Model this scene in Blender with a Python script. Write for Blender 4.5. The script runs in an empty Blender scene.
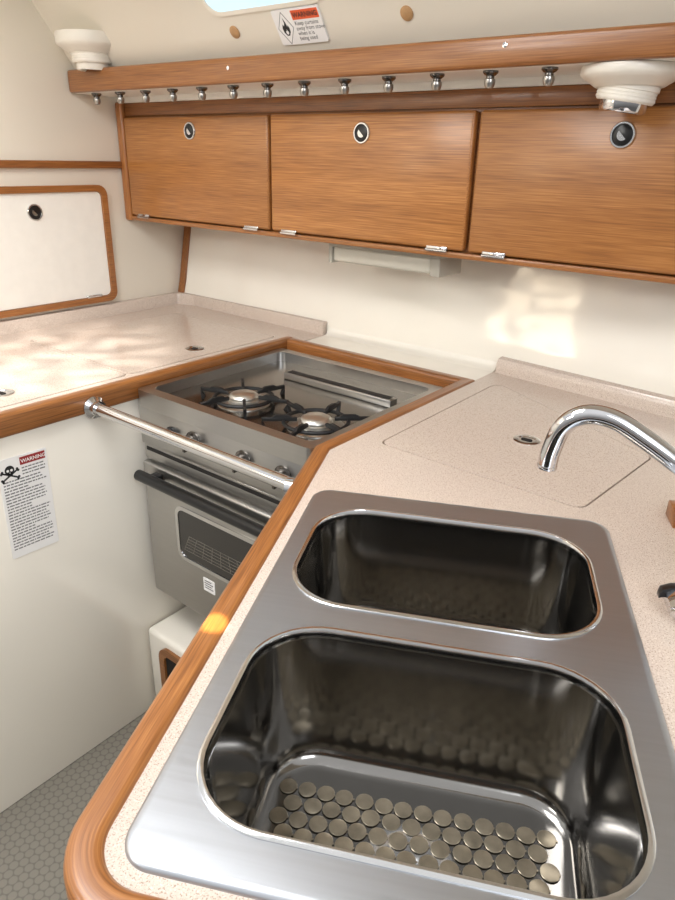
import bpy, bmesh, math, random
from mathutils import Vector, Matrix
from mathutils.geometry import tessellate_polygon
random.seed(4)
S = bpy.context.scene
COL = S.collection
PI = math.pi
# ------------------------------------------------------------------ camera (fitted to the vanishing points)
CAMZ = 1.36; YAW = math.radians(38); PITCH = math.radians(23.5); ROLL = math.radians(1.4); F = 676.0
Fh = Vector((-math.sin(YAW), math.cos(YAW), 0)); Rr = Vector((math.cos(YAW), math.sin(YAW), 0)); Z = Vector((0, 0, 1))
FW = Fh*math.cos(PITCH) - Z*math.sin(PITCH); U0 = Fh*math.sin(PITCH) + Z*math.cos(PITCH)
CR = Rr*math.cos(ROLL) + U0*math.sin(ROLL); CU = -Rr*math.sin(ROLL) + U0*math.cos(ROLL)
cam = bpy.data.cameras.new('camera'); co = bpy.data.objects.new('camera', cam); COL.objects.link(co)
cam.sensor_fit = 'VERTICAL'; cam.sensor_height = 36; cam.lens = 36*F/900; cam.clip_start = .02
m = Matrix((CR, CU, -FW)).transposed().to_4x4(); m.translation = (0, 0, CAMZ)
co.matrix_world = m; S.camera = co
S.view_settings.view_transform = 'Standard'

# ------------------------------------------------------------------ materials
def lin(c):
    return tuple((x/12.92 if x <= .04045 else ((x+.055)/1.055)**2.4) for x in [v/255 for v in c]) + (1,)
def newmat(name):
    mt = bpy.data.materials.new(name); mt.use_nodes = True
    nt = mt.node_tree; return mt, nt, nt.nodes['Principled BSDF']
def N(nt, t, **kw):
    n = nt.nodes.new(t)
    for k, v in kw.items(): setattr(n, k, v)
    return n
def ramp(nt, stops):
    r = N(nt, 'ShaderNodeValToRGB'); e = r.color_ramp.elements
    while len(e) < len(stops): e.new(.5)
    for el, (p, c) in zip(e, stops): el.position = p; el.color = c
    return r
def simple(name, rgb, rough=.4, metal=0, coat=0, var=.06, scale=30, bump=0, bd=.002):
    mt, nt, b = newmat(name); L = nt.links
    tc = N(nt, 'ShaderNodeTexCoord'); nz = N(nt, 'ShaderNodeTexNoise'); nz.inputs['Scale'].default_value = scale; nz.inputs['Detail'].default_value = 4 if scale > 12 else 1
    L.new(tc.outputs['Object'], nz.inputs['Vector'])
    c = lin(rgb); lo = tuple(x*(1-var) for x in c[:3])+(1,); hi = tuple(min(1, x*(1+var)) for x in c[:3])+(1,)
    r = ramp(nt, [(.3, lo), (.7, hi)]); L.new(nz.outputs['Fac'], r.inputs['Fac']); L.new(r.outputs['Color'], b.inputs['Base Color'])
    b.inputs['Roughness'].default_value = rough; b.inputs['Metallic'].default_value = metal; b.inputs['Coat Weight'].default_value = coat
    b.inputs['Coat Roughness'].default_value = .08
    if bump:
        bp = N(nt, 'ShaderNodeBump'); bp.inputs['Strength'].default_value = bump; bp.inputs['Distance'].default_value = bd
        L.new(nz.outputs['Fac'], bp.inputs['Height']); L.new(bp.outputs['Normal'], b.inputs['Normal']); L.new(bp.outputs['Normal'], b.inputs['Coat Normal'])
    return mt
def teak(name, coord, scl, c0, c1, c2, rough=.36):
    mt, nt, b = newmat(name); L = nt.links
    tc = N(nt, 'ShaderNodeTexCoord'); oi = N(nt, 'ShaderNodeObjectInfo')
    sh = N(nt, 'ShaderNodeVectorMath', operation='MULTIPLY_ADD'); sh.inputs[1].default_value = (1, 1, 1); L.new(tc.outputs[coord], sh.inputs[0])
    rv = N(nt, 'ShaderNodeMath', operation='MULTIPLY'); rv.inputs[1].default_value = 7.3; L.new(oi.outputs['Random'], rv.inputs[0]); L.new(rv.outputs[0], sh.inputs[2])
    mp = N(nt, 'ShaderNodeMapping'); mp.inputs['Scale'].default_value = scl; L.new(sh.outputs[0], mp.inputs['Vector'])
    n1 = N(nt, 'ShaderNodeTexNoise'); n1.inputs['Scale'].default_value = .4; n1.inputs['Detail'].default_value = 3; n1.inputs['Distortion'].default_value = .4
    L.new(mp.outputs[0], n1.inputs['Vector'])
    mp2 = N(nt, 'ShaderNodeMapping'); mp2.inputs['Scale'].default_value = tuple(s*(8 if s < 10 else 10) for s in scl); L.new(sh.outputs[0], mp2.inputs['Vector'])
    n2 = N(nt, 'ShaderNodeTexNoise'); n2.inputs['Scale'].default_value = 1; n2.inputs['Detail'].default_value = 2; n2.inputs['Roughness'].default_value = .6; L.new(mp2.outputs[0], n2.inputs['Vector'])
    mx = N(nt, 'ShaderNodeMath', operation='MULTIPLY_ADD'); mx.inputs[1].default_value = .65; L.new(n2.outputs['Fac'], mx.inputs[0])
    sc = N(nt, 'ShaderNodeMath', operation='MULTIPLY'); sc.inputs[1].default_value = .35; L.new(n1.outputs['Fac'], sc.inputs[0]); L.new(sc.outputs[0], mx.inputs[2])
    r = ramp(nt, [(.31, lin(c0)), (.49, lin(c1)), (.69, lin(c2))]); L.new(mx.outputs[0], r.inputs['Fac'])
    # every board has its own tone
    hv = N(nt, 'ShaderNodeHueSaturation'); vr = N(nt, 'ShaderNodeMapRange'); vr.inputs['To Min'].default_value = .87; vr.inputs['To Max'].default_value = 1.13
    L.new(oi.outputs['Random'], vr.inputs['Value']); L.new(vr.outputs['Result'], hv.inputs['Value']); L.new(r.outputs['Color'], hv.inputs['Color']); L.new(hv.outputs['Color'], b.inputs['Base Color'])
    b.inputs['Roughness'].default_value = rough; b.inputs['Coat Weight'].default_value = .3; b.inputs['Coat Roughness'].default_value = .18
    bp = N(nt, 'ShaderNodeBump'); bp.inputs['Strength'].default_value = .08; bp.inputs['Distance'].default_value = .001
    L.new(n2.outputs['Fac'], bp.inputs['Height']); L.new(bp.outputs['Normal'], b.inputs['Normal'])
    return mt
def corian():
    mt, nt, b = newmat('speckled_stone'); L = nt.links
    tc = N(nt, 'ShaderNodeTexCoord')
    n1 = N(nt, 'ShaderNodeTexNoise'); n1.inputs['Scale'].default_value = 680; n1.inputs['Detail'].default_value = 2
    n2 = N(nt, 'ShaderNodeTexNoise'); n2.inputs['Scale'].default_value = 520; n2.inputs['Detail'].default_value = 1
    for n in (n1, n2): L.new(tc.outputs['Object'], n.inputs['Vector'])
    r1 = ramp(nt, [(.33, lin((163, 142, 128))), (.44, lin((203, 187, 173))), (.6, lin((209, 194, 181)))]); L.new(n1.outputs['Fac'], r1.inputs['Fac'])
    r2 = ramp(nt, [(.63, (0, 0, 0, 1)), (.70, (1, 1, 1, 1))]); L.new(n2.outputs['Fac'], r2.inputs['Fac'])
    mx = N(nt, 'ShaderNodeMix', data_type='RGBA'); L.new(r2.outputs['Color'], mx.inputs['Factor']); L.new(r1.outputs['Color'], mx.inputs['A']); mx.inputs['B'].default_value = lin((224, 212, 200))
    L.new(mx.outputs['Result'], b.inputs['Base Color']); b.inputs['Roughness'].default_value = .17
    return mt
def steel(name, rgb, rough, scl=(4, 300, 300), coord='Object', amt=.12):
    mt, nt, b = newmat(name); L = nt.links
    tc = N(nt, 'ShaderNodeTexCoord'); mp = N(nt, 'ShaderNodeMapping'); mp.inputs['Scale'].default_value = scl; L.new(tc.outputs[coord], mp.inputs['Vector'])
    n = N(nt, 'ShaderNodeTexNoise'); n.inputs['Scale'].default_value = 1; n.inputs['Detail'].default_value = 3; L.new(mp.outputs[0], n.inputs['Vector'])
    mr = N(nt, 'ShaderNodeMapRange'); mr.inputs['To Min'].default_value = rough-amt*.5; mr.inputs['To Max'].default_value = rough+amt*.5
    L.new(n.outputs['Fac'], mr.inputs['Value']); L.new(mr.outputs['Result'], b.inputs['Roughness'])
    c = lin(rgb); r = ramp(nt, [(.3, tuple(x*.95 for x in c[:3])+(1,)), (.7, c)]); L.new(n.outputs['Fac'], r.inputs['Fac']); L.new(r.outputs['Color'], b.inputs['Base Color'])
    b.inputs['Metallic'].default_value = 1
    return mt
def floor_mat():
    mt, nt, b = newmat('round_stud_flooring'); L = nt.links
    tc = N(nt, 'ShaderNodeTexCoord'); s3 = math.sqrt(3); sp = .0195
    def vm(op, a, bb=None):
        n = N(nt, 'ShaderNodeVectorMath', operation=op); L.new(a, n.inputs[0])
        if bb is not None: n.inputs[1].default_value = bb
        return n
    q = vm('MULTIPLY', tc.outputs['Object'], (1/sp, 1/(sp*s3), 0))
    outs = []
    for off in (0, .5):
        a = vm('ADD', q.outputs[0], (off, off, 0)); f = vm('FRACTION', a.outputs[0]); g = vm('SUBTRACT', f.outputs[0], (.5, .5, 0))
        h = vm('MULTIPLY', g.outputs[0], (1, s3, 0)); ln = vm('LENGTH', h.outputs[0]); outs.append(ln.outputs['Value'])
    mn = N(nt, 'ShaderNodeMath', operation='MINIMUM'); L.new(outs[0], mn.inputs[0]); L.new(outs[1], mn.inputs[1])
    r = ramp(nt, [(.40, lin((128, 123, 113))), (.50, lin((106, 102, 94)))]); L.new(mn.outputs[0], r.inputs['Fac']); L.new(r.outputs['Color'], b.inputs['Base Color'])
    b.inputs['Roughness'].default_value = .45
    bp = N(nt, 'ShaderNodeBump'); bp.inputs['Strength'].default_value = .3; bp.inputs['Distance'].default_value = .001; L.new(r.outputs['Color'], bp.inputs['Height'])
    L.new(bp.outputs['Normal'], b.inputs['Normal'])
    return mt
M = {}
TK = ((104, 61, 28), (145, 91, 45), (172, 115, 62))
TKc = ((128, 79, 37), (166, 108, 54), (196, 137, 76))
M['teak_x'] = teak('teak_lengthwise', 'Object', (1.2, 45, 45), *TKc)
M['teak_fx'] = teak('teak_fascia', 'Object', (1.3, 55, 55), *TK)
M['teak_z'] = teak('teak_upright', 'Object', (45, 45, 1.5), *TK)
M['teak_y'] = teak('teak_crosswise', 'Object', (45, 1.5, 45), *TK)
M['teak_uv'] = teak('teak_edging', 'UV', (1.6, 50, 1), *TK)
M['plug'] = simple('pale_teak_plug', (188, 146, 100), .5, var=.1, scale=120)
M['corian'] = corian()
M['cream'] = simple('cream_gelcoat', (240, 234, 221), .2, coat=1, var=.01, scale=9, bump=.45, bd=.006)
M['panel'] = simple('cream_panel_gelcoat', (240, 234, 222), .2, coat=1, var=.01, scale=4, bump=.1, bd=.004)
M['cream2'] = simple('cream_liner', (236, 229, 214), .38, coat=.4, var=.02, scale=3)
M['white'] = simple('white_plastic', (240, 237, 229), .3, var=.02)
M['lampw'] = simple('ivory_plastic', (234, 228, 216), .35, var=.02)
M['lampgrey'] = simple('grey_white_plastic', (176, 171, 158), .35, var=.02)
M['paper'] = simple('white_sticker', (242, 240, 238), .45, var=.015)
M['red'] = simple('orange_red_ink', (228, 92, 44), .5, var=.03)
M['red2'] = simple('dark_red_ink', (150, 32, 34), .5, var=.03)
M['ink'] = simple('black_ink', (24, 24, 26), .5, var=.03)
M['greyink'] = simple('grey_ink', (120, 118, 120), .5, var=.03)
M['sink'] = steel('brushed_sink_steel', (182, 186, 192), .37, (5, 240, 240))
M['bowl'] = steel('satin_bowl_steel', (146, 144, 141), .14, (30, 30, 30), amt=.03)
M['rim'] = steel('polished_rim_steel', (215, 215, 215), .12, (40, 40, 40), amt=.05)
M['chrome'] = simple('polished_chrome', (214, 214, 216), .07, metal=1, var=.02)
M['stove'] = steel('brushed_stove_steel', (186, 184, 181), .3, (3, 140, 140), amt=.06)
M['knob'] = steel('dark_knob_steel', (112, 108, 104), .25, (60, 60, 60))
M['dull'] = steel('dull_stud_metal', (172, 168, 162), .3, (60, 60, 60))
M['stove_d'] = steel('darker_pan_steel', (140, 137, 133), .18, (3, 120, 120), amt=.05)  # hob pan steel, darker and smoother than the stove body
M['iron'] = simple('black_cast_iron', (18, 17, 17), .55, var=.15, scale=200, bump=.2)
M['black'] = simple('black_plastic', (18, 18, 19), .3, var=.1)
M['glass_d'] = simple('dark_oven_glass', (28, 25, 23), .06, coat=.6, var=.1)
M['wire'] = simple('dull_rack_wire', (136, 130, 122), .4, metal=.5, var=.1)
M['alu'] = simple('burner_aluminium', (205, 203, 198), .35, metal=1, var=.08, scale=120)
M['mat'] = simple('smoky_disc_plastic', (146, 136, 118), .28, metal=.6, var=.3, scale=45)
M['dark'] = simple('painted_recess_shade', (26, 22, 19), .8, var=.1)  # near-black plates: shade inside slots and the plinth opening, put into colour
M['lensd'] = simple('dark_lens_glass', (60, 56, 50), .1, coat=.6, var=.1)
M['diff'] = simple('frosted_diffuser', (204, 199, 184), .25, coat=.3, var=.02)
M['floor'] = floor_mat()
mt, nt, b = newmat('daylit_portlight_pane'); M['sky'] = mt
b.inputs['Base Color'].default_value = lin((180, 215, 235)); b.inputs['Emission Color'].default_value = lin((190, 226, 246)); b.inputs['Emission Strength'].default_value = .75; b.inputs['Roughness'].default_value = .1

# ------------------------------------------------------------------ helpers
PHI = math.atan2(.442, .897)
MB = Matrix.Rotation(PHI, 4, 'Z')                       # frame of the sink peninsula
def B(e1, e2): v = MB @ Vector((e1, e2, 0)); return (v.x, v.y)
WM = {}
def finish(bm, name, mat, merge=True):
    if merge: bmesh.ops.remove_doubles(bm, verts=bm.verts, dist=1e-6)
    bmesh.ops.recalc_face_normals(bm, faces=bm.faces)
    for f in bm.faces: f.smooth = True
    for e in bm.edges:
        if len(e.link_faces) == 2 and e.calc_face_angle(0) > math.radians(38): e.smooth = False
    me = bpy.data.meshes.new(name); bm.to_mesh(me); bm.free()
    for x in (mat if isinstance(mat, list) else [mat]): me.materials.append(x)
    o = bpy.data.objects.new(name, me); COL.objects.link(o); return o
def thing(name, label, cat, loc=(0, 0, 0), rz=0, group=None):
    o = bpy.data.objects.new(name, None); COL.objects.link(o); o.empty_display_size = .05
    o.location = loc; o.rotation_euler = (0, 0, rz); o['label'] = label; o['category'] = cat
    if group: o['group'] = group
    WM[o.name] = Matrix.Translation(loc) @ Matrix.Rotation(rz, 4, 'Z'); return o
def part(name, bm, mat, parent, label=None, merge=True):
    bm.transform(WM[parent.name].inverted()); o = finish(bm, name, mat, merge); o.parent = parent
    WM[o.name] = WM[parent.name].copy()
    if label: o['label'] = label
    return o
def single(name, bm, mat, label=None, cat=None, group=None, kind=None):
    vs = [v.co for v in bm.verts]
    c = Vector(((min(v.x for v in vs)+max(v.x for v in vs))/2, (min(v.y for v in vs)+max(v.y for v in vs))/2, min(v.z for v in vs)))
    bm.transform(Matrix.Translation(-c)); o = finish(bm, name, mat); o.location = c; WM[o.name] = Matrix.Translation(c)
    if label: o['label'] = label
    if cat: o['category'] = cat
    if group: o['group'] = group
    if kind: o['kind'] = kind
    return o
def dup(root, loc, label):
    r = root.copy(); COL.objects.link(r); r.location = loc; r['label'] = label
    for ch in root.children:
        c = ch.copy(); COL.objects.link(c); c.parent = r
        for g in ch.children:
            d = g.copy(); COL.objects.link(d); d.parent = c
    return r
def nb(): return bmesh.new()
def rbox(bm, lo, hi, r=.003, seg=2, Mx=None):
    t = bmesh.new(); bmesh.ops.create_cube(t, size=1)
    for v in t.verts: v.co = Vector([(lo[i]+hi[i])/2 + v.co[i]*(hi[i]-lo[i]) for i in range(3)])
    if r > 0: bmesh.ops.bevel(t, geom=t.edges[:], offset=r, segments=seg, profile=.5, affect='EDGES')
    if Mx is not None: t.transform(Mx)
    me = bpy.data.meshes.new('t'); t.to_mesh(me); t.free(); bm.from_mesh(me); bpy.data.meshes.remove(me); return bm
def rrect(x0, x1, y0, y1, r, n=8):
    p = []
    for cx, cy, a0 in ((x1-r, y1-r, 0), (x0+r, y1-r, 90), (x0+r, y0+r, 180), (x1-r, y0+r, 270)):
        for i in range(n+1):
            a = math.radians(a0+90*i/n); p.append((cx+r*math.cos(a), cy+r*math.sin(a)))
    return p
def loft(bm, rings, cap0=False, cap1=False, closed=True, Mx=None):
    vs = [[bm.verts.new(Mx @ Vector(p) if Mx is not None else p) for p in r] for r in rings]; n = len(rings[0])
    for a, b_ in zip(vs, vs[1:]):
        for i in range(n if closed else n-1):
            j = (i+1) % n; bm.faces.new((a[i], a[j], b_[j], b_[i]))
    if cap0: bm.faces.new(vs[0][::-1])
    if cap1: bm.faces.new(vs[-1])
    return vs
def plate(bm, outer, holes, z0, z1, Mx=None, chamfer=0):
    loops = [outer]+list(holes); tris = tessellate_polygon([[Vector((p[0], p[1], 0)) for p in l] for l in loops])
    def mk(z): return [bm.verts.new((Mx @ Vector((p[0], p[1], z))) if Mx is not None else (p[0], p[1], z)) for l in loops for p in l]
    top = mk(z1); bot = mk(z0)
    for t in tris:
        try: bm.faces.new([top[i] for i in t]); bm.faces.new([bot[i] for i in t][::-1])
        except ValueError: pass
    k = 0
    for l in loops:
        n = len(l)
        for i in range(n):
            j = (i+1) % n; bm.faces.new((top[k+i], top[k+j], bot[k+j], bot[k+i]))
        k += n
    return bm
def lathe(bm, prof, Mx=None, n=28):
    rings = []
    for r, z in prof: rings.append([(max(r, 1e-5)*math.cos(2*PI*i/n), max(r, 1e-5)*math.sin(2*PI*i/n), z) for i in range(n)])
    loft(bm, rings, True, True, True, Mx); return bm
def tube(bm, pts, r, n=14, Mx=None):
    P = [Vector(p) for p in pts]; rings = []; rr = r if isinstance(r, (list, tuple)) else [r]*len(P)
    t0 = (P[1]-P[0]).normalized(); nr = t0.orthogonal().normalized()
    for i, p in enumerate(P):
        t = ((P[min(i+1, len(P)-1)]-P[max(i-1, 0)])).normalized(); nr = (nr - t*nr.dot(t)).normalized(); bn = t.cross(nr)
        rings.append([tuple(p+(nr*math.cos(2*PI*k/n)+bn*math.sin(2*PI*k/n))*rr[i]) for k in range(n)])
    loft(bm, rings, True, True, True, Mx); return bm
def smooth(pts, k=6):
    P = [Vector(p) for p in pts]; P = [2*P[0]-P[1]]+P+[2*P[-1]-P[-2]]; out = []
    for i in range(1, len(P)-2):
        a, b_, c, d = P[i-1:i+3]
        for j in range(k):
            t = j/k; out.append(.5*((2*b_)+(c-a)*t+(2*a-5*b_+4*c-d)*t*t+(3*b_-a-3*c+d)*t**3))
    return out+[P[-2]]
def arc_corner(p0, p1, p2, r, n=8):
    p0, p1, p2 = Vector(p0), Vector(p1), Vector(p2); a = (p0-p1).normalized(); c = (p2-p1).normalized()
    half = a.angle(c)/2; d = r/math.tan(half); ctr = p1+(a+c).normalized()*(r/math.sin(half)); s = p1+a*d; e = p1+c*d
    v0 = s-ctr; ang = v0.angle_signed(e-ctr); out = []
    for i in range(n+1):
        t = -ang*i/n; out.append(ctr+Vector((v0.x*math.cos(t)-v0.y*math.sin(t), v0.x*math.sin(t)+v0.y*math.cos(t))))
    return out
def sweep(bm, path, prof):
    """prof: list of (offset to the left, z) closed; path: 2D points; mitred, with UV along the length"""
    P = [Vector(p) for p in path]; rings = []; L = 0; Ls = []
    for i, p in enumerate(P):
        if i: L += (p-P[i-1]).length
        Ls.append(L)
        d1 = (p-P[i-1]).normalized() if i else (P[1]-p).normalized(); d2 = (P[i+1]-p).normalized() if i < len(P)-1 else d1
        n1 = Vector((-d1.y, d1.x)); n2 = Vector((-d2.y, d2.x)); nn = (n1+n2).normalized(); k = 1/max(.3, nn.dot(n1))
        rings.append([(p.x+nn.x*k*o, p.y+nn.y*k*o, z) for o, z in prof])
    uv = bm.loops.layers.uv.verify(); vs = [[bm.verts.new(q) for q in r] for r in rings]; n = len(prof)
    cum = [0]
    for i in range(n): a, b_ = prof[i], prof[(i+1) % n]; cum.append(cum[-1]+math.hypot(a[0]-b_[0], a[1]-b_[1]))
    for i in range(len(vs)-1):
        for k in range(n):
            j = (k+1) % n; f = bm.faces.new((vs[i][k], vs[i][j], vs[i+1][j], vs[i+1][k]))
            for lp, (u, v) in zip(f.loops, ((Ls[i], cum[k]), (Ls[i], cum[k+1]), (Ls[i+1], cum[k+1]), (Ls[i+1], cum[k]))): lp[uv].uv = (u, v)
    bm.faces.new(vs[0][::-1]); bm.faces.new(vs[-1]); return bm
def frame(origin, right, up):
    r = Vector(right).normalized(); u = Vector(up).normalized(); n = r.cross(u)
    mm = Matrix((r, u, n)).transposed().to_4x4(); mm.translation = origin; return mm
def text_bm(body, size, Mx, spacing=1.0, bold=.0):
    cu = bpy.data.curves.new('t', 'FONT'); cu.body = body; cu.size = size; cu.space_line = spacing; cu.offset = bold
    ob = bpy.data.objects.new('t', cu); COL.objects.link(ob); dg = bpy.context.evaluated_depsgraph_get()
    me = bpy.data.meshes.new_from_object(ob.evaluated_get(dg)); bm = nb(); bm.from_mesh(me); bm.transform(Mx)
    bpy.data.objects.remove(ob); bpy.data.meshes.remove(me); bpy.data.curves.remove(cu); return bm
def disc(bm, cx, cy, r, z0, z1, Mx, n=20): return plate(bm, [(cx+r*math.cos(2*PI*i/n), cy+r*math.sin(2*PI*i/n)) for i in range(n)], [], z0, z1, Mx)

# ------------------------------------------------------------------ room shell
CT = .90                                   # worktop height
bm = nb(); rbox(bm, (-1.95, -1.4, -.03), (1.3, 1.6, 0), 0); single('floor', bm, M['floor'], 'grey studded non-slip cabin sole', None, kind='structure')
# hull liner behind the worktop, leaning outboard as it rises
wl = [(-1.86, 1.452), (-1.15, 1.455), (-.67, 1.46), (-.25, 1.415), (.35, 1.33), (.8, 1.25)]
bm = nb(); rings = []
for x, y in wl: rings.append([(x, y, .0), (x, y, .93), (x, y+.012, .97), (x, y+.055, 1.18), (x, y+.09, 1.56), (x, y+.13, 1.56), (x, y+.13, 0)])
loft(bm, rings, True, True)
loft(bm, [[(x, 1.3475, .862), (x, 1.3475, .8985), (x, y-.022, .8995), (x, y-.010, .903), (x, y-.003, .912), (x, y+.004, .93), (x, y+.02, .93), (x, y+.02, .862)] for x, y in ((-1.179, 1.455), (-.665, 1.460))], True, True)
rbox(bm, (-1.209, 1.296, .78), (-.693, 1.3165, .874), .003)
single('wall_back', bm, M['cream'], kind='structure')
bm = nb(); rbox(bm, (-1.86, -1.2, 0), (-1.82, 1.62, 1.80), .002); single('wall_left', bm, M['cream2'], kind='structure')
# sloping cabin side / headliner over the shelf
def ceil_y(z): return 1.20-.708*(z-1.5)
bm = nb(); rings = []
for x in (-1.83, .9): rings.append([(x, 1.20, 1.5), (x, ceil_y(1.74), 1.74), (x, .86, 1.80), (x, .55, 1.84), (x, .55, 1.88), (x, .90, 1.84), (x, 1.09, 1.77), (x, 1.25, 1.5)])
loft(bm, rings, True, True); single('ceiling', bm, M['cream2'], kind='structure')
bm = nb(); rbox(bm, (-1.824, -.3, 1.313), (-1.806, 1.30, 1.332), .003); single('trim_1', bm, M['teak_y'], kind='structure')
bm = nb(); rings = []
for z, y in ((.936, 1.446), (.97, 1.456), (1.178, 1.498)): rings.append([(-1.817, y, z), (-1.793, y, z), (-1.793, y+.03, z), (-1.817, y+.03, z)])
loft(bm, rings, True, True); single('trim_2', bm, M['teak_z'], kind='structure')
SL = frame((0, ceil_y(1.6), 1.6), (1, 0, 0), (0, -.708, 1))           # plane of the cabin side, local (x, s)
def onslope(px, py):
    u, v = px-337.5, 450-py; d = FW*F + CR*u + CU*v; o = Vector((0, 0, CAMZ)); n = SL.to_3x3().col[2]; t = (SL.translation-o).dot(n)/d.dot(n); q = SL.inverted() @ (o+d*t); return q.x, q.y
wx0, wy0 = onslope(211, 13); wx1, _ = onslope(331, 13)
bm = nb(); plate(bm, rrect(wx0-.008, wx1+.008, wy0-.008, wy0+.125, .040), [rrect(wx0, wx1, wy0, wy0+.11, .035)], -.004, .004, SL)
w = single('window_1', bm, M['cream2'], kind='structure')
bm = nb(); plate(bm, rrect(wx0, wx1, wy0, wy0+.11, .035), [], .0005, .002, SL); part('window_pane', bm, M['sky'], w)

# ------------------------------------------------------------------ worktops
def counter_latch(x, y, rz, lid):
    T = Matrix.Translation((x, y, CT)) @ Matrix.Rotation(rz, 4, 'Z')
    bm = nb(); lathe(bm, [(.0, -.01), (.024, -.01), (.024, .0015), (.021, .0026), (.017, .0026), (.0155, .001), (.0, .001)], T); part('lift_ring', bm, M['rim'], lid)
    bm = nb(); plate(bm, rrect(-.010, .010, -.005, .005, .0045), [], .0012, .0020, T); part('finger_slot', bm, M['dark'], lid)
prof = []
for cx, cz, a0 in ((.0062, .897, 0), (-.0062, .897, 90), (-.0102, .864, 180), (.0102, .864, 270)):
    r = .008 if cz > .88 else .004
    for i in range(5): a = math.radians(a0+90*i/4); prof.append((cx+r*math.cos(a), cz+r*math.sin(a)))
# left worktop
wt = thing('worktop', 'speckled beige worktop with two lids along the left wall, left of stove', 'worktop', (-1.5, .6, .86))
lidA = (-1.70, -1.268, .862, 1.330); lidB = (-1.70, -1.268, .375, .850)
bm = nb(); g = .0028
plate(bm, [(-1.819, -.1), (-1.239, -.1), (-1.239, 1.345), (-1.181, 1.345), (-1.181, 1.45), (-1.819, 1.45)], [rrect(l[0]-g, l[1]+g, l[2]-g, l[3]+g, .012+g, 4) for l in (lidA, lidB)], .868, CT)
part('slab', bm, M['corian'], wt)
for l, ly, lx in ((lidA, 1.098, -1.328), (lidB, .605, -1.345)):
    bm = nb(); plate(bm, rrect(*l, .012, 4), [], .872, CT+.0004); lo = part('lid', bm, M['corian'], wt); counter_latch(lx, ly, 0, lo)
bm = nb(); sp = [(-.0, .899), (.018, .899), (.018, .925), (.012, .934), (.0, .936)]
path = [(-1.183, 1.452), (-1.79, 1.452)]+[tuple(p) for p in arc_corner((-1.138, 1.452), (-1.819, 1.452), (-1.819, -.1), .03, 6)]+[(-1.819, -.1)]
sweep(bm, path, [(o, z) for o, z in sp]); part('backsplash', bm, M['corian'], wt)
bm = nb(); sweep(bm, [(-1.226, -.1), (-1.226, 1.345)], prof); part('edge_trim', bm, M['teak_uv'], wt, 'teak edging')
# peninsula worktop
pw = thing('worktop', 'speckled beige peninsula worktop around the steel double sink', 'worktop', (*B(0, .58), .86), PHI)
outer = [(-.664, .826), (-.664, 1.462), (-.25, 1.418), (.30, 1.335), B(.45, .264)]
outer += [tuple(p) for p in arc_corner(B(.45, .264), B(-.231, .264), (-.664, .826), .045, 8)]
lidP = [(-.614, .908), (-.254, .901), (-.230, 1.165), (-.616, 1.365)]
def rpoly(pts, r, n=5):
    out = []
    for i in range(len(pts)): out += [tuple(p) for p in arc_corner(pts[i-1], pts[i], pts[(i+1) % len(pts)], r, n)]
    return out
cx = sum(p[0] for p in lidP)/4; cy = sum(p[1] for p in lidP)/4
lidh = rpoly([(cx+(p[0]-cx)*1.014, cy+(p[1]-cy)*1.014) for p in lidP], .018)
sinkhole = [B(*p) for p in rrect(-.202, .191, .293, .873, .03, 5)]
bm = nb(); plate(bm, outer, [lidh, sinkhole], .868, CT); part('slab', bm, M['corian'], pw)
bm = nb(); plate(bm, rpoly(lidP, .017), [], .872, CT+.0004); lo = part('lid', bm, M['corian'], pw); counter_latch(-.424, 1.093, .1, lo)
bm = nb(); sweep(bm, [(.34, 1.333), (-.25, 1.417), (-.655, 1.461)], [(0, .899), (.022, .899), (.022, .922), (.016, .933), (0, .936)]); part('backsplash', bm, M['corian'], pw)
c0 = (-.675, .822); near = B(-.242, .253)
path = [(-1.2115, 1.332), (-.675, 1.332), c0]+[tuple(p) for p in arc_corner(c0, near, B(.45, .253), .055, 12)]+[B(.45, .253)]
bm = nb(); sweep(bm, path, prof); part('edge_trim', bm, M['teak_uv'], pw, 'teak edging')

# ------------------------------------------------------------------ base units
bc = thing('base_cabinet', 'plain cream gelcoat base unit under the left worktop', 'cabinet', (-1.5, .6, 0))
bm = nb(); rbox(bm, (-1.245, -.1, 0), (-1.222, 1.34, .864), .004); part('front_panel', bm, M['panel'], bc)
pc = thing('base_cabinet', 'cream base unit carrying the sink peninsula', 'cabinet', (*B(0, .5), 0), PHI)
bm = nb(); rbox(bm, (-.238, .262, 0), (-.222, .92, .864), .004, 2, MB); rbox(bm, (-.238, .25, 0), (.42, .268, .864), .004, 2, MB); part('front_panel', bm, M['panel'], pc)
bm = nb(); rbox(bm, (-.676, .86, 0), (-.664, 1.34, .864), .003); part('side_panel', bm, M['panel'], pc)
pl = thing('stove_plinth', 'low cream plinth with teak framed opening below the oven', 'plinth', (-.95, .95, 0))
bm = nb(); rbox(bm, (-1.218, .795, 0), (-.70, 1.28, .262), .012, 3); part('body', bm, M['panel'], pl)
FP = frame((-.94, .795, .14), (1, 0, 0), (0, 0, 1))
bm = nb(); plate(bm, rrect(-.225, .2, -.10, .10, .035), [rrect(-.205, .18, -.08, .08, .02)], -.004, .008, FP); part('opening_frame', bm, M['teak_fx'], pl)
bm = nb(); plate(bm, rrect(-.205, .18, -.08, .08, .02), [], -.003, .002, FP); part('opening', bm, M['dark'], pl)

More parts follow.
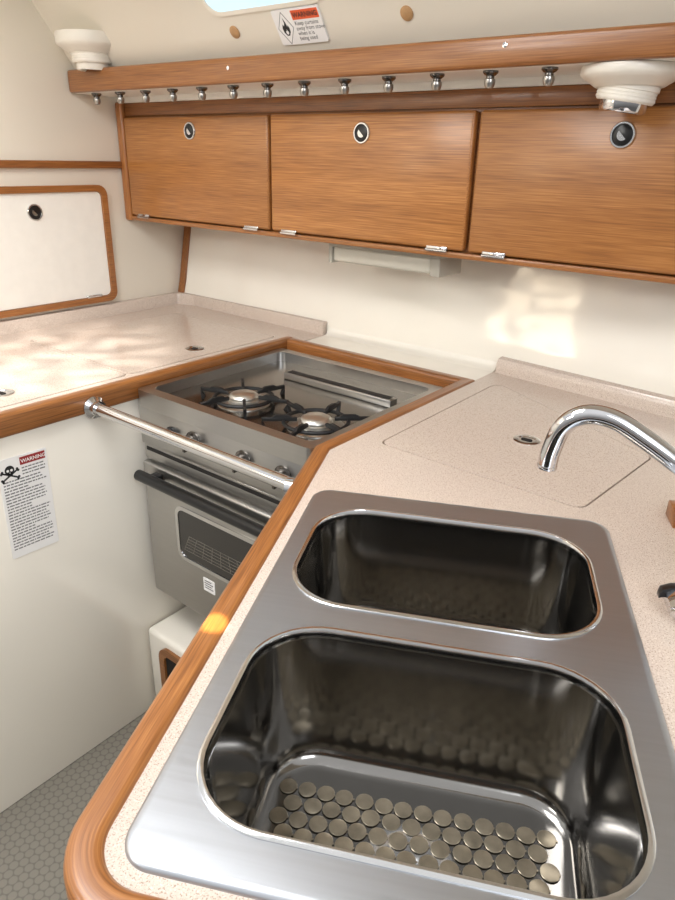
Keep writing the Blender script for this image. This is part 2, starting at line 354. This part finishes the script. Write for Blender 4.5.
# ------------------------------------------------------------------ stove
X0, X1, Y0, Y1 = -1.204, -.704, .838, 1.290
st = thing('stove', 'stainless steel two-burner gas stove with oven set into the corner', 'stove', (-.95, 1.07, .356))
PZ = .864                                   # hob pan height
bm = nb(); rbox(bm, (X0, Y0, .356), (X1, Y1, .852), .004); part('body', bm, M['stove'], st)
bm = nb(); plate(bm, rrect(X0, X1, Y0-.012, Y1, .012), [rrect(X0+.020, X1-.020, Y0+.014, Y1-.026, .02)], .850, .888); part('hob_rim', bm, M['stove'], st)
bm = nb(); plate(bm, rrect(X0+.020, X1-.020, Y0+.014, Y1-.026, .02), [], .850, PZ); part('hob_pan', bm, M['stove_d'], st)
def burner(x, y, rot, sc=1.0):
    T = Matrix.Translation((x, y, PZ)) @ Matrix.Rotation(rot, 4, 'Z') @ Matrix.Scale(sc, 4)
    bm = nb(); lathe(bm, [(.060, 0), (.060, .002), (.045, .004), (.036, .005), (.036, .011), (.032, .014), (0, .014)], T); bn = part('burner', bm, M['alu'], st)
    bm = nb(); lathe(bm, [(.029, .014), (.033, .016), (.031, .020), (.024, .024), (0, .025)], T); part('burner_cap', bm, M['alu'], bn)
    bm = nb()
    ring = [(.066*math.cos(2*PI*i/36), .066*math.sin(2*PI*i/36), .013) for i in range(37)]; tube(bm, ring, .0042, 8, T)
    for k in range(6):
        R_ = T @ Matrix.Rotation(2*PI*k/6, 4, 'Z')
        rbox(bm, (.038, -.0036, .014), (.110, .0036, .022), .0012, 1, R_)
        loft(bm, [[(.110, -.0036, .014), (.110, .0036, .014), (.110, .0036, .022), (.110, -.0036, .022)], [(.100, -.003, .0), (.100, .003, .0), (.110, .003, .0), (.110, -.003, .0)]], True, True, True, R_)
        loft(bm, [[(.046, -.0034, .0215), (.046, .0034, .0215), (.090, .0034, .0215), (.090, -.0034, .0215)], [(.056, -.0028, .027), (.056, .0028, .027), (.080, .0028, .027), (.080, -.0028, .027)]], True, True, True, R_)
    part('pan_support', bm, M['iron'], bn)
burner(-1.016, .966, .3, .96); burner(-.806, .960, .75, .98)
bm = nb(); rbox(bm, (-1.070, 1.150, PZ), (-.757, 1.177, PZ+.017), .003); vb = part('heat_guard', bm, M['stove'], st)
bm = nb(); rbox(bm, (-1.061, 1.154, PZ+.0165), (-.766, 1.173, PZ+.018), .0006, 1); part('guard_slot', bm, M['iron'], vb)
bm = nb(); rbox(bm, (X0, Y0-.010, .762), (X1, Y0+.002, .852), .003); cp = part('control_panel', bm, M['stove'], st)
for kx in (-1.095, -1.023, -.877, -.772):
    T = frame((kx, Y0-.0105, .815), (1, 0, 0), (0, 0, 1))
    s = .62 if kx == -1.095 else 1
    bm = nb(); lathe(bm, [(.021*s, 0), (.021*s, .003), (.0165*s, .005), (.0155*s, .021*s), (.013*s, .024*s), (0, .024*s)], T); 
    if s == 1: rbox(bm, (-.0035, -.017, .02), (.0035, .017, .029), .0012, 1, T)
    part('knob' if s == 1 else 'igniter_button', bm, M['knob'] if s == 1 else M['black'], st)
bm = nb(); rbox(bm, (X0+.004, Y0-.006, .726), (X1-.004, Y0+.002, .761), .001, 1)
vs = part('vent_strip', bm, M['stove'], st)
bm = nb(); rbox(bm, (X0+.012, Y0-.0075, .7465), (X1-.012, Y0-.005, .7555), .0006, 1)
part('vent_slot', bm, M['dark'], vs)
bm = nb(); rbox(bm, (X0+.006, Y0-.018, .376), (X1-.006, Y0+.001, .722), .006, 3); od = part('oven_door', bm, M['stove'], st)
FD = frame((0, Y0-.018, 0), (1, 0, 0), (0, 0, 1))
bm = nb(); plate(bm, rrect(-1.092, -.81, .512, .650, .026), [rrect(-1.083, -.819, .521, .641, .019)], -.002, .003, FD); part('window_frame', bm, M['rim'], od)
bm = nb(); plate(bm, rrect(-1.084, -.818, .520, .642, .019), [], -.002, .001, FD); part('oven_window', bm, M['glass_d'], od)
bm = nb()
for i in range(6): rbox(bm, (-1.07+i*.004, .540+i*.008, .0010), (-.83-i*.004, .5413+i*.008, .0014), 0, 1, FD)
for i in range(9): plate(bm, [(-1.070+i*.030, .540), (-1.0688+i*.030, .540), (-1.0488+i*.025, .5814), (-1.050+i*.025, .5814)], [], .0010, .0014, FD)
part('oven_rack', bm, M['wire'], od)
bm = nb(); tube(bm, [(-1.180, Y0-.044, .700), (-.735, Y0-.044, .700)], .0125, 16)
for hx in (-1.14, -.77): rbox(bm, (hx-.012, Y0-.044, .692), (hx+.012, Y0-.016, .708), .003)
part('handle', bm, M['black'], od)
bm = nb(); plate(bm, rrect(-1.012, -.975, .458, .492, .002), [], 0, .0006, FD); lb = part('label_plate', bm, M['paper'], od)
bm = nb()
for i in range(4): plate(bm, [(-1.008, .466+i*.006), (-.98-(i % 2)*.005, .466+i*.006), (-.98-(i % 2)*.005, .4685+i*.006), (-1.008, .4685+i*.006)], [], .0006, .0009, FD)
part('label_print', bm, M['greyink'], od)

gr = thing('grab_rail', 'chrome tubular grab rail across the front of the stove', 'rail', (-.93, .725, .86))
bm = nb(); tube(bm, [(-1.206, .725, .871), (-.636, .725, .871)], .0125, 18); part('tube', bm, M['chrome'], gr)
for s, (fx, ang) in enumerate(((-1.2115, 0), (-.645, 0))):
    T = frame((fx, .725, .871), (0, 1, 0), (0, 0, 1)) if s == 0 else Matrix.Translation((-.6410, .725, .871)) @ MB @ frame((0, 0, 0), (0, -1, 0), (0, 0, 1))
    bm = nb(); lathe(bm, [(.024, 0), (.024, .004), (.019, .008), (.0165, .010), (.0165, .022), (0, .022)], T); part('mounting_flange', bm, M['chrome'], gr)

# ------------------------------------------------------------------ sink
sk = thing('sink', 'stainless steel double-bowl sink set into the peninsula worktop', 'sink', (*B(-.005, .58), .74), PHI)
SX0, SX1, SY0, SY1 = -.2145, .200, .280, .882
bowls = ((-.185, .160, .325, .560), (-.185, .160, .607, .827))
RB = .068
def rr_off(b_, o, r): return rrect(b_[0]-o, b_[1]+o, b_[2]-o, b_[3]+o, max(.02, r+o), 10)
bm = nb()
zt = CT+.0042
ringsO = [[(x, y, z) for x, y in rrect(SX0+i, SX1-i, SY0+i, SY1-i, .028-i, 10)] for i, z in ((0, CT), (.0005, CT+.002), (.003, CT+.004), (.008, zt))]
loft(bm, ringsO, Mx=MB)
lo_ = rrect(SX0+.008, SX1-.008, SY0+.008, SY1-.008, .020, 10); hs = [rr_off(b_, .004, RB) for b_ in bowls]
loops = [lo_]+hs; tris = tessellate_polygon([[Vector((p[0], p[1], 0)) for p in l] for l in loops])
vv = [bm.verts.new(MB @ Vector((p[0], p[1], zt))) for l in loops for p in l]
for t in tris:
    try: bm.faces.new([vv[i] for i in t])
    except ValueError: pass
part('deck', bm, M['sink'], sk)
for b_ in bowls:
    bm = nb()
    rg = [[(x, y, z) for x, y in rr_off(b_, o, r)] for o, z, r in ((.006, zt-.001, RB), (.006, zt+.001, RB), (.0035, zt+.0024, RB), (.0005, zt+.0022, RB), (-.0015, zt-.002, RB), (-.002, zt-.008, RB))]
    loft(bm, rg, Mx=MB); bl_rim = bm
    bw = nb()
    rg = [[(x, y, z) for x, y in rr_off(b_, o, r)] for o, z, r in ((-.002, zt-.008, RB), (-.0045, .86, RB), (-.008, .80, RB), (-.0105, .762, RB), (-.012, .7535, RB), (-.015, .7470, RB), (-.020, .7420, RB-.002), (-.027, .7396, RB-.004), (-.034, .739, RB-.006))]
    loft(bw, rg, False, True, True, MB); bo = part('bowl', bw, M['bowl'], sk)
    part('bowl_rim', bl_rim, M['rim'], bo)
    bm = nb(); T = MB @ Matrix.Translation(((b_[0]+b_[1])/2, (b_[2]+b_[3])/2, .739))
    lathe(bm, [(.043, 0), (.043, .0008), (.037, .0012), (.034, .0005), (.01, .0005), (.008, .0012), (0, .0015)], T); part('drain', bm, M['rim'], bo)
def disc_mat(b_, label):
    o = thing('sink_mat', label, 'sink mat', (*B((b_[0]+b_[1])/2, (b_[2]+b_[3])/2), .739), PHI, 'disc mats in the sink bowls')
    bm = nb(); s = .0206; r_ = 0; y = b_[3]-.060; rd = random.Random(5)
    while y > b_[2]+.040:
        x = b_[0]+.036+(s/2 if r_ % 2 else 0)
        while x < b_[1]-.036:
            cxx = min(x-b_[0], b_[1]-x); cyy = min(y-b_[2], b_[3]-y)
            if not (cxx < .066 and cyy < .066 and math.hypot(.066-cxx, .066-cyy) > .038):     # leave the rounded corners free
                T = MB @ Matrix.Translation((x+rd.uniform(-.0006, .0006), y+rd.uniform(-.0006, .0006), .7402))
                lathe(bm, [(.0095, 0), (.0095, .0004), (.0090, .0007), (.0079, .0005), (0, .0005)], T, 16)
                rbox(bm, (x, y-.001, .7401), (x+s*.5, y+.001, .7404), 0, 1, MB)
            x += s
        y -= s*.866; r_ += 1
    part('disc_sheet', bm, M['mat'], o, merge=False); return o
disc_mat(bowls[0], 'smoky mat of linked discs lying in the nearer, larger bowl'); disc_mat(bowls[1], 'smoky mat of linked discs lying in the farther bowl by the icebox lid')

# ------------------------------------------------------------------ faucet
fc = thing('faucet', 'chrome gooseneck faucet arching over the sink from the right', 'faucet', (*B(.315, .728), CT), PHI)
pts = smooth([(.0955, .772, 1.026), (.0975, .771, 1.048), (.106, .767, 1.080), (.127, .762, 1.098), (.157, .757, 1.097), (.190, .750, 1.081), (.225, .742, 1.060), (.268, .735, 1.030), (.298, .730, 1.0), (.314, .728, .960), (.315, .728, .925)], 6)
bm = nb(); tube(bm, pts, .0115, 20, MB); part('spout', bm, M['chrome'], fc)
bm = nb(); lathe(bm, [(.0092, -.001), (.0117, 0), (.0121, .002), (.0117, .005)], MB @ Matrix.Translation((.0953, .772, 1.0235)) @ Matrix.Rotation(.09, 4, 'Y'), 20); part('nozzle', bm, M['chrome'], fc)
bm = nb(); lathe(bm, [(.030, 0), (.030, .004), (.024, .008), (.020, .012), (.020, .03), (.014, .036), (0, .036)], MB @ Matrix.Translation((.315, .728, CT))); part('base', bm, M['chrome'], fc)
bm = nb(); rings = []
for e1, e2, z, w_, h_ in ((.318, .715, .912, .012, .007), (.29, .700, .918, .017, .008), (.262, .688, .921, .022, .009), (.240, .680, .921, .024, .008), (.232, .678, .919, .018, .005)):
    rings.append([(e1, e2-w_, z-h_), (e1, e2-w_*1.0, z+h_*.4), (e1, e2-w_*.5, z+h_), (e1, e2+w_*.5, z+h_), (e1, e2+w_, z+h_*.4), (e1, e2+w_, z-h_)])
loft(bm, rings, True, True, True, MB); part('lever', bm, M['chrome'], fc)
bm = nb(); rings = []
for e1, e2, z, w_, h_ in ((.268, .694, .924, .018, .006), (.240, .688, .925, .019, .006), (.228, .685, .923, .017, .005), (.225, .684, .921, .012, .003)):
    rings.append([(e1, e2+w_*.2, z-h_), (e1, e2+w_*.2, z+h_), (e1, e2+w_*.7, z+h_), (e1, e2+w_, z+h_*.4), (e1, e2+w_, z-h_)])
loft(bm, rings, True, True, True, MB); part('lever_grip', bm, M['black'], fc)
bm = nb(); rbox(bm, (.287, .892, CT), (.42, .935, CT+.024), .002, 2, MB); single('fiddle_block', bm, M['teak_fx'], 'low teak block on the worktop at the right edge behind the faucet', 'fiddle')

# ------------------------------------------------------------------ overhead cabinet
FY = 1.290; ZB, ZT = 1.174, 1.4945
wc = thing('wall_cabinet', 'teak overhead cabinet with three flap doors above the stove', 'cabinet', (-.95, 1.4, ZB))
bm = nb(); rbox(bm, (-1.817, FY, ZB), (-.09, 1.50, ZT), .003); part('body', bm, M['teak_fx'], wc)
bm = nb(); rbox(bm, (-1.818, FY-.02, ZB-.004), (-1.79, FY+.01, 1.4845), .006, 3); part('stile', bm, M['teak_z'], wc)
bm = nb(); rbox(bm, (-1.79, FY-.017, ZB-.002), (-.09, FY+.005, ZB+.010), .003); part('bottom_rail', bm, M['teak_fx'], wc)
bm = nb(); rbox(bm, (-1.79, FY-.006, 1.4495), (-.09, FY+.004, 1.4818), .002); part('top_rail', bm, M['teak_fx'], wc)
def round_latch(T, parent):
    bm = nb(); lathe(bm, [(.0215, -.004), (.0215, .002), (.020, .0040), (.0175, .0040), (.0168, .003), (.0168, -.004)], T); part('latch_ring', bm, M['rim'], parent)
    bm = nb(); lathe(bm, [(.0169, -.003), (.0166, .002), (.012, .0035), (0, .0035)], T); part('latch_button', bm, M['black'], parent)
    bm = nb(); plate(bm, [(.009*math.cos(a), .009*math.sin(a)) for a in [PI*.75+PI*i/10 for i in range(11)]], [], .0034, .0042, T); part('latch_tab', bm, M['rim'], parent)
doors = ((-1.786, -1.227, 190, 131), (-1.219, -.684, 362, 133), (-.674, -.13, 623, 135))
lab = ('left flap door by the corner', 'middle flap door above the stove', 'right flap door behind the round lamp')
for (a, c, px, py), lt in zip(doors, lab):
    bm = nb(); rbox(bm, (a, FY-.018, 1.187), (c, FY+.001, 1.4455), .006, 3); d = part('door', bm, M['teak_x'], wc, lt)
    u, v = px-337.5, 450-py; dr = FW*F+CR*u+CU*v; t = (FY-.018)/dr.y
    round_latch(frame((dr.x*t, FY-.018, CAMZ+dr.z*t), (1, 0, 0), (0, 0, 1)), d)
    for hx in (a+.06, c-.06):
        bm = nb(); rbox(bm, (hx-.025, FY-.0215, 1.183), (hx+.025, FY-.015, 1.193), .002, 2); tube(bm, [(hx-.025, FY-.022, 1.185), (hx+.025, FY-.022, 1.185)], .0032, 10); part('hinge', bm, M['chrome'], d)
# shelf over the cabinet
sh = thing('overhead_shelf', 'long shelf with teak fascia above the overhead cabinet', 'shelf', (-.9, 1.2, 1.494))
bm = nb(); rbox(bm, (-1.812, 1.130, 1.497), (.2, 1.150, 1.550), .006, 3)
for v in bm.verts:
    if v.co.z > 1.52: v.co.z -= .011*max(0, (v.co.x+1.8)/1.5)
part('fascia', bm, M['teak_fx'], sh)
bm = nb(); rbox(bm, (-1.815, 1.148, 1.4965), (.2, 1.31, 1.508), .002); rbox(bm, (-1.815, FY-.008, 1.482), (.2, FY+.002, 1.499), .001); part('underside', bm, M['white'], sh)
for px, py in ((228, 68), (505, 45)):
    bm = nb(); u, v = px-337.5, 450-py; dr = FW*F+CR*u+CU*v; t = 1.13/dr.y; lathe(bm, [(.004, -.001), (.004, .001), (0, .0014)], frame((dr.x*t, 1.13, CAMZ+dr.z*t), (1, 0, 0), (0, 0, 1)), 12)
    part('screw', bm, M['chrome'], sh)
# hooks
ords = ['first', 'second', 'third', 'fourth', 'fifth', 'sixth', 'seventh', 'eighth', 'ninth', 'tenth', 'eleventh', 'twelfth', 'thirteenth']
h0 = None
for i, o_ in enumerate(ords):
    x = -1.745+i*(1.745-.503)/12; y = 1.168; L_ = o_ + ' small chrome hook from the left under the teak shelf'
    if h0 is None:
        h0 = thing('hook', L_, 'hook', (x, y, 1.4965), 0, 'chrome hooks under the shelf')
        T = Matrix.Translation((x, y, 1.4965))
        bm = nb(); lathe(bm, [(.013, 0), (.013, -.003), (.010, -.006), (.007, -.008), (.007, -.012), (0, -.012)], T, 18); part('flange', bm, M['knob'], h0)
        bm = nb(); lathe(bm, [(.006, -.011), (.009, -.013), (.0095, -.017), (.0085, -.022), (.006, -.026), (0, -.027)], T, 18); part('tip', bm, M['dull'], h0)
    else: dup(h0, (x, y, 1.4965), L_)

# ------------------------------------------------------------------ lamps
def dome_lamp(loc, label, extra, tilt, sc, trim):
    o = thing('dome_lamp', label, 'lamp', loc, 0, 'round white swivel lamps'); T = Matrix.Translation(loc) @ Matrix.Scale(sc, 4)
    bm = nb(); lathe(bm, [(.075, extra), (.076, extra-.002), (.076, -.010), (.074, -.014), (.066, -.019), (.058, -.024), (.052, -.028), (.049, -.029), (.0, -.029)], T, 40); part('base', bm, M['lampw'], o)
    T2 = T @ Matrix.Translation((0, 0, -.017)) @ Matrix.Rotation(tilt, 4, 'Y')
    pf = [(.047, -.006), (.047, -.014)]
    for i in range(3): z = -.015-i*.005; pf += [(.045, z), (.045, z-.0034), (.044, z-.0038), (.044, z-.0048)]
    pf += [(.042, -.032), (0, -.032)]
    bm = nb(); lathe(bm, pf, T2, 40); part('collar', bm, M['lampw'], o)
    bm = nb(); lathe(bm, [(.036, -.031), (.036, -.043), (.034, -.046), (.028, -.044), (.028, -.037), (0, -.037)], T2, 32); part('bezel', bm, trim, o)
    bm = nb(); lathe(bm, [(.0275, -.038), (.022, -.043), (.016, -.042), (0, -.042)], T2, 24); part('lens', bm, M['lensd'], o)
dome_lamp((-.388, 1.212, 1.4962), 'round white swivel lamp hanging under the shelf at the right edge', .0, .14, 1.0, M['chrome'])
dome_lamp((-1.690, 1.130, 1.610), 'round white swivel lamp above the left end of the shelf', .010, 0, 1.08, M['lampw'])
sl = thing('strip_light', 'white strip light with frosted diffuser under the middle cabinet door', 'light', (-.93, 1.38, 1.135))
sx0, sx1 = -1.075, -.762
bm = nb(); rbox(bm, (sx0, 1.320, 1.158), (sx1, 1.42, 1.1738), .003, 2); part('housing', bm, M['lampgrey'], sl)
bm = nb(); rbox(bm, (sx0+.010, 1.325, 1.124), (sx1-.024, 1.415, 1.160), .007, 3); part('diffuser', bm, M['diff'], sl)
for a, c in ((sx0, sx0+.011), (sx1-.025, sx1)):
    bm = nb(); rbox(bm, (a, 1.321, 1.120), (c, 1.419, 1.160), .003, 2); part('end_cap', bm, M['lampgrey'], sl)

# ------------------------------------------------------------------ wall locker
WL = frame((-1.82, 0, 0), (0, 1, 0), (0, 0, 1))
lk = thing('wall_locker', 'cream locker door in rounded teak frame on the left wall', 'locker', (-1.81, .95, .94))
bm = nb(); plate(bm, rrect(.665, 1.207, .945, 1.270, .028), [rrect(.683, 1.189, .962, 1.253, .016)], -.004, .018, WL); part('frame', bm, M['teak_y'], lk)
bm = nb(); plate(bm, rrect(.684, 1.188, .963, 1.252, .015), [], -.004, .012, WL); ld = part('door', bm, M['white'], lk)
round_latch(frame((-1.808, .984, 1.205), (0, 1, 0), (0, 0, 1)), ld)
for hy in (1.13, .74):
    bm = nb(); rbox(bm, (-1.810, hy-.025, .961), (-1.801, hy+.025, .969), .0015, 1); part('hinge', bm, M['chrome'], ld)

# ------------------------------------------------------------------ stickers and plugs
x0, s1 = onslope(271, 10); x1, s0 = onslope(330, 40)
ws = thing('warning_sticker', 'white flame warning sticker above the shelf beside the portlight', 'sticker', SL @ Vector(((x0+x1)/2, s0, 0)))
wS, hS = x1-x0, s1-s0; TS = SL @ Matrix.Translation((x0, s0, .003))
bm = nb(); plate(bm, rrect(0, wS, 0, hS, .004, 4), [], -.003, .0012, TS); part('backing', bm, M['paper'], ws)
bm = nb(); plate(bm, [(wS*.42, hS*.68), (wS*.98, hS*.68), (wS*.98, hS*.94), (wS*.42, hS*.94)], [], .0012, .0016, TS); part('header', bm, M['red'], ws)
bm = text_bm('WARNING', hS*.19, TS @ Matrix.Translation((wS*.445, hS*.745, .0018)), 1, .0003); part('header_text', bm, M['ink'], ws)
bm = text_bm('Keep curtains\naway from stove\nwhen it is\nbeing used', hS*.16, TS @ Matrix.Translation((wS*.43, hS*.53, .0016)), .88); part('text', bm, M['ink'], ws)
bm = nb(); c_, q = (wS*.21, hS*.48), hS*.46
plate(bm, [(c_[0]+q*.66*math.cos(a), c_[1]+q*math.sin(a)) for a in (0, PI/2, PI, PI*1.5)], [[(c_[0]+q*.63*math.cos(a), c_[1]+q*.955*math.sin(a)) for a in (0, PI/2, PI, PI*1.5)]], .0012, .0016, TS)
fl = [(-.12, -.62), (.14, -.62), (.36, -.34), (.38, .0), (.27, .24), (.19, .06), (.14, .42), (-.04, .86), (-.02, .42), (-.16, .18), (-.26, .34), (-.40, .0), (-.34, -.36)]
q *= .74
plate(bm, [(c_[0]+a*q, c_[1]+b_*q) for a, b_ in fl], [[(c_[0]+a*q*.42, c_[1]-.30*q+b_*q*.36) for a, b_ in fl]], .0012, .0016, TS)
part('flame_symbol', bm, M['ink'], ws)

PS = frame((-1.2218, 0, 0), (0, 1, 0), (0, 0, 1)) @ Matrix.Translation((.511, .600, 0)) @ Matrix.Rotation(math.radians(-1), 4, 'Z')
ds = thing('warning_sticker', 'tall white skull and crossbones warning sticker on the cream base unit', 'sticker', (-1.2218, .565, .60))
wS, hS = .100, .215
bm = nb(); plate(bm, rrect(0, wS, 0, hS, .003, 4), [], .0002, .001, PS); part('backing', bm, M['paper'], ds)
bm = nb(); plate(bm, [(.044, .194), (.096, .194), (.096, .210), (.044, .210)], [], .001, .0014, PS); part('header', bm, M['red2'], ds)
bm = text_bm('WARNING', .0105, PS @ Matrix.Translation((.046, .198, .0016)), 1, .0002); part('header_text', bm, M['paper'], ds)
bm = nb(); sx_ = .022
disc(bm, sx_, .190, .0095, .001, .0014, PS); plate(bm, rrect(sx_-.005, sx_+.005, .177, .186, .002, 3), [], .001, .0014, PS)
for sgn in (1, -1):
    R_ = PS @ Matrix.Translation((sx_, .179, 0)) @ Matrix.Rotation(sgn*.5, 4, 'Z'); plate(bm, rrect(-.018, .018, -.0017, .0017, .0015, 3), [], .001, .0013, R_)
    for e in (-.018, .018):
        for k in (-.002, .002): disc(bm, e, k, .0026, .001, .0013, R_, 10)
part('skull_symbol', bm, M['ink'], ds)
bm = nb()
for ex in (sx_-.0037, sx_+.0037): disc(bm, ex, .1895, .0026, .0014, .0017, PS, 12)
plate(bm, [(sx_-.0009, .1835), (sx_+.0009, .1835), (sx_, .1865)], [], .0014, .0017, PS); part('skull_sockets', bm, M['paper'], ds)
bm = nb(); rnd = random.Random(2)
for i in range(24):
    y = .165-i*.0064; x = .006; end = .093-rnd.random()*.012
    if i in (3, 9, 10, 17): end = .055
    while x < end:
        w_ = .003+rnd.random()*.008; plate(bm, [(x, y), (min(x+w_, end), y), (min(x+w_, end), y+.0026), (x, y+.0026)], [], .001, .0012, PS); x += w_+.0016
for i in range(3):
    y = .186-i*.0064; x = .046
    while x < .092:
        w_ = .003+rnd.random()*.008; plate(bm, [(x, y), (min(x+w_, .094), y), (min(x+w_, .094), y+.0026), (x, y+.0026)], [], .001, .0012, PS); x += w_+.0016
part('fine_print', bm, M['greyink'], ds, merge=False)
for px, py, L_ in ((235, 32, 'small round teak plug left of the flame sticker'), (407, 13, 'small round teak plug right of the flame sticker')):
    x, s = onslope(px, py); bm = nb(); lathe(bm, [(.0125, -.002), (.0125, .002), (.010, .004), (0, .0045)], SL @ Matrix.Translation((x, s, 0)), 20)
    single('wooden_plug', bm, M['plug'], L_, 'plug', 'teak screw plugs')

# ------------------------------------------------------------------ light
def area(name, loc, target, sx, sy, power, rgb):
    l = bpy.data.lights.new(name, 'AREA'); l.shape = 'RECTANGLE'; l.size = sx; l.size_y = sy; l.energy = power; l.color = lin(rgb)[:3]
    o = bpy.data.objects.new(name, l); COL.objects.link(o); o.location = loc
    o.rotation_euler = (Vector(target)-Vector(loc)).to_track_quat('-Z', 'Y').to_euler(); return o
def spot(name, loc, target, deg, power, rgb, blend=.15, rad=.004, streaks=None):
    l = bpy.data.lights.new(name, 'SPOT'); l.spot_size = math.radians(deg); l.spot_blend = blend; l.energy = power; l.color = lin(rgb)[:3]; l.shadow_soft_size = rad
    o = bpy.data.objects.new(name, l); COL.objects.link(o); o.location = loc
    o.rotation_euler = (Vector(target)-Vector(loc)).to_track_quat('-Z', 'Y').to_euler()
    if streaks:                                   # noise in the lamp imitates dappled sun; nothing blocks the beam
        l.use_nodes = True; nt = l.node_tree; em = nt.nodes['Emission']
        tc = N(nt, 'ShaderNodeTexCoord'); mp = N(nt, 'ShaderNodeMapping'); mp.inputs['Scale'].default_value = streaks[0]; mp.inputs['Rotation'].default_value = (0, 0, streaks[1]); nt.links.new(tc.outputs['Normal'], mp.inputs['Vector'])
        nz = N(nt, 'ShaderNodeTexNoise'); nz.inputs['Scale'].default_value = 1; nz.inputs['Detail'].default_value = 1; nt.links.new(mp.outputs[0], nz.inputs['Vector'])
        mr = N(nt, 'ShaderNodeMapRange', interpolation_type='SMOOTHSTEP'); mr.inputs['From Min'].default_value = .34; mr.inputs['From Max'].default_value = .68; nt.links.new(nz.outputs['Fac'], mr.inputs['Value'])
        nt.links.new(mr.outputs['Result'], em.inputs['Strength'])
    return o
area('hatch_daylight', (-.95, .15, 2.15), (-1.1, .8, .9), .7, .7, 21.5, (251, 250, 249))
area('companionway_daylight', (1.0, -.5, 2.0), (-.5, .9, 1.0), .8, .8, 17.5, (243, 247, 253))
area('added_sheen_light', (-1.43, -1.3, 1.95), (-.55, 1.4, 1.05), .55, .28, 9, (255, 251, 244))  # unseen lamp added for sheen on the hull liner, also general fill
area('added_glare_light', (-1.6, -.40, 1.42), (-.49, 1.46, 1.05), .24, .08, .64, (255, 234, 202))  # unseen lamp added to put a warm glare on the back wall
area('added_glare_light', (-1.6, -.40, 1.53), (-.49, 1.46, 1.05), .14, .06, .34, (255, 234, 202))  # second unseen lamp added for the same wall glare
spot('sunbeam', (-.6, -.3, 2.6), (-1.50, .82, .9), 16, 400, (255, 250, 243), .9, .02, ((26, 60, 1), .5))
spot('sunbeam', (.1, -.2, 2.6), (*B(-.243, .545), .9), 1.0, 900, (255, 230, 180), .5)
wd = bpy.data.worlds.new('cabin_ambient'); S.world = wd; wd.use_nodes = True; nt = wd.node_tree; bg = nt.nodes['Background']
tc = N(nt, 'ShaderNodeTexCoord'); sx = N(nt, 'ShaderNodeSeparateXYZ'); nt.links.new(tc.outputs['Generated'], sx.inputs[0])
mr = N(nt, 'ShaderNodeMapRange'); mr.inputs['From Min'].default_value = -1; mr.inputs['From Max'].default_value = 1; nt.links.new(sx.outputs['Z'], mr.inputs['Value'])
r = ramp(nt, [(.30, (.13, .125, .12, 1)), (.5, (.42, .415, .41, 1)), (.8, (1.0, 1.0, 1.0, 1))]); nt.links.new(mr.outputs['Result'], r.inputs['Fac']); nt.links.new(r.outputs['Color'], bg.inputs['Color'])
bg.inputs['Strength'].default_value = 1.0
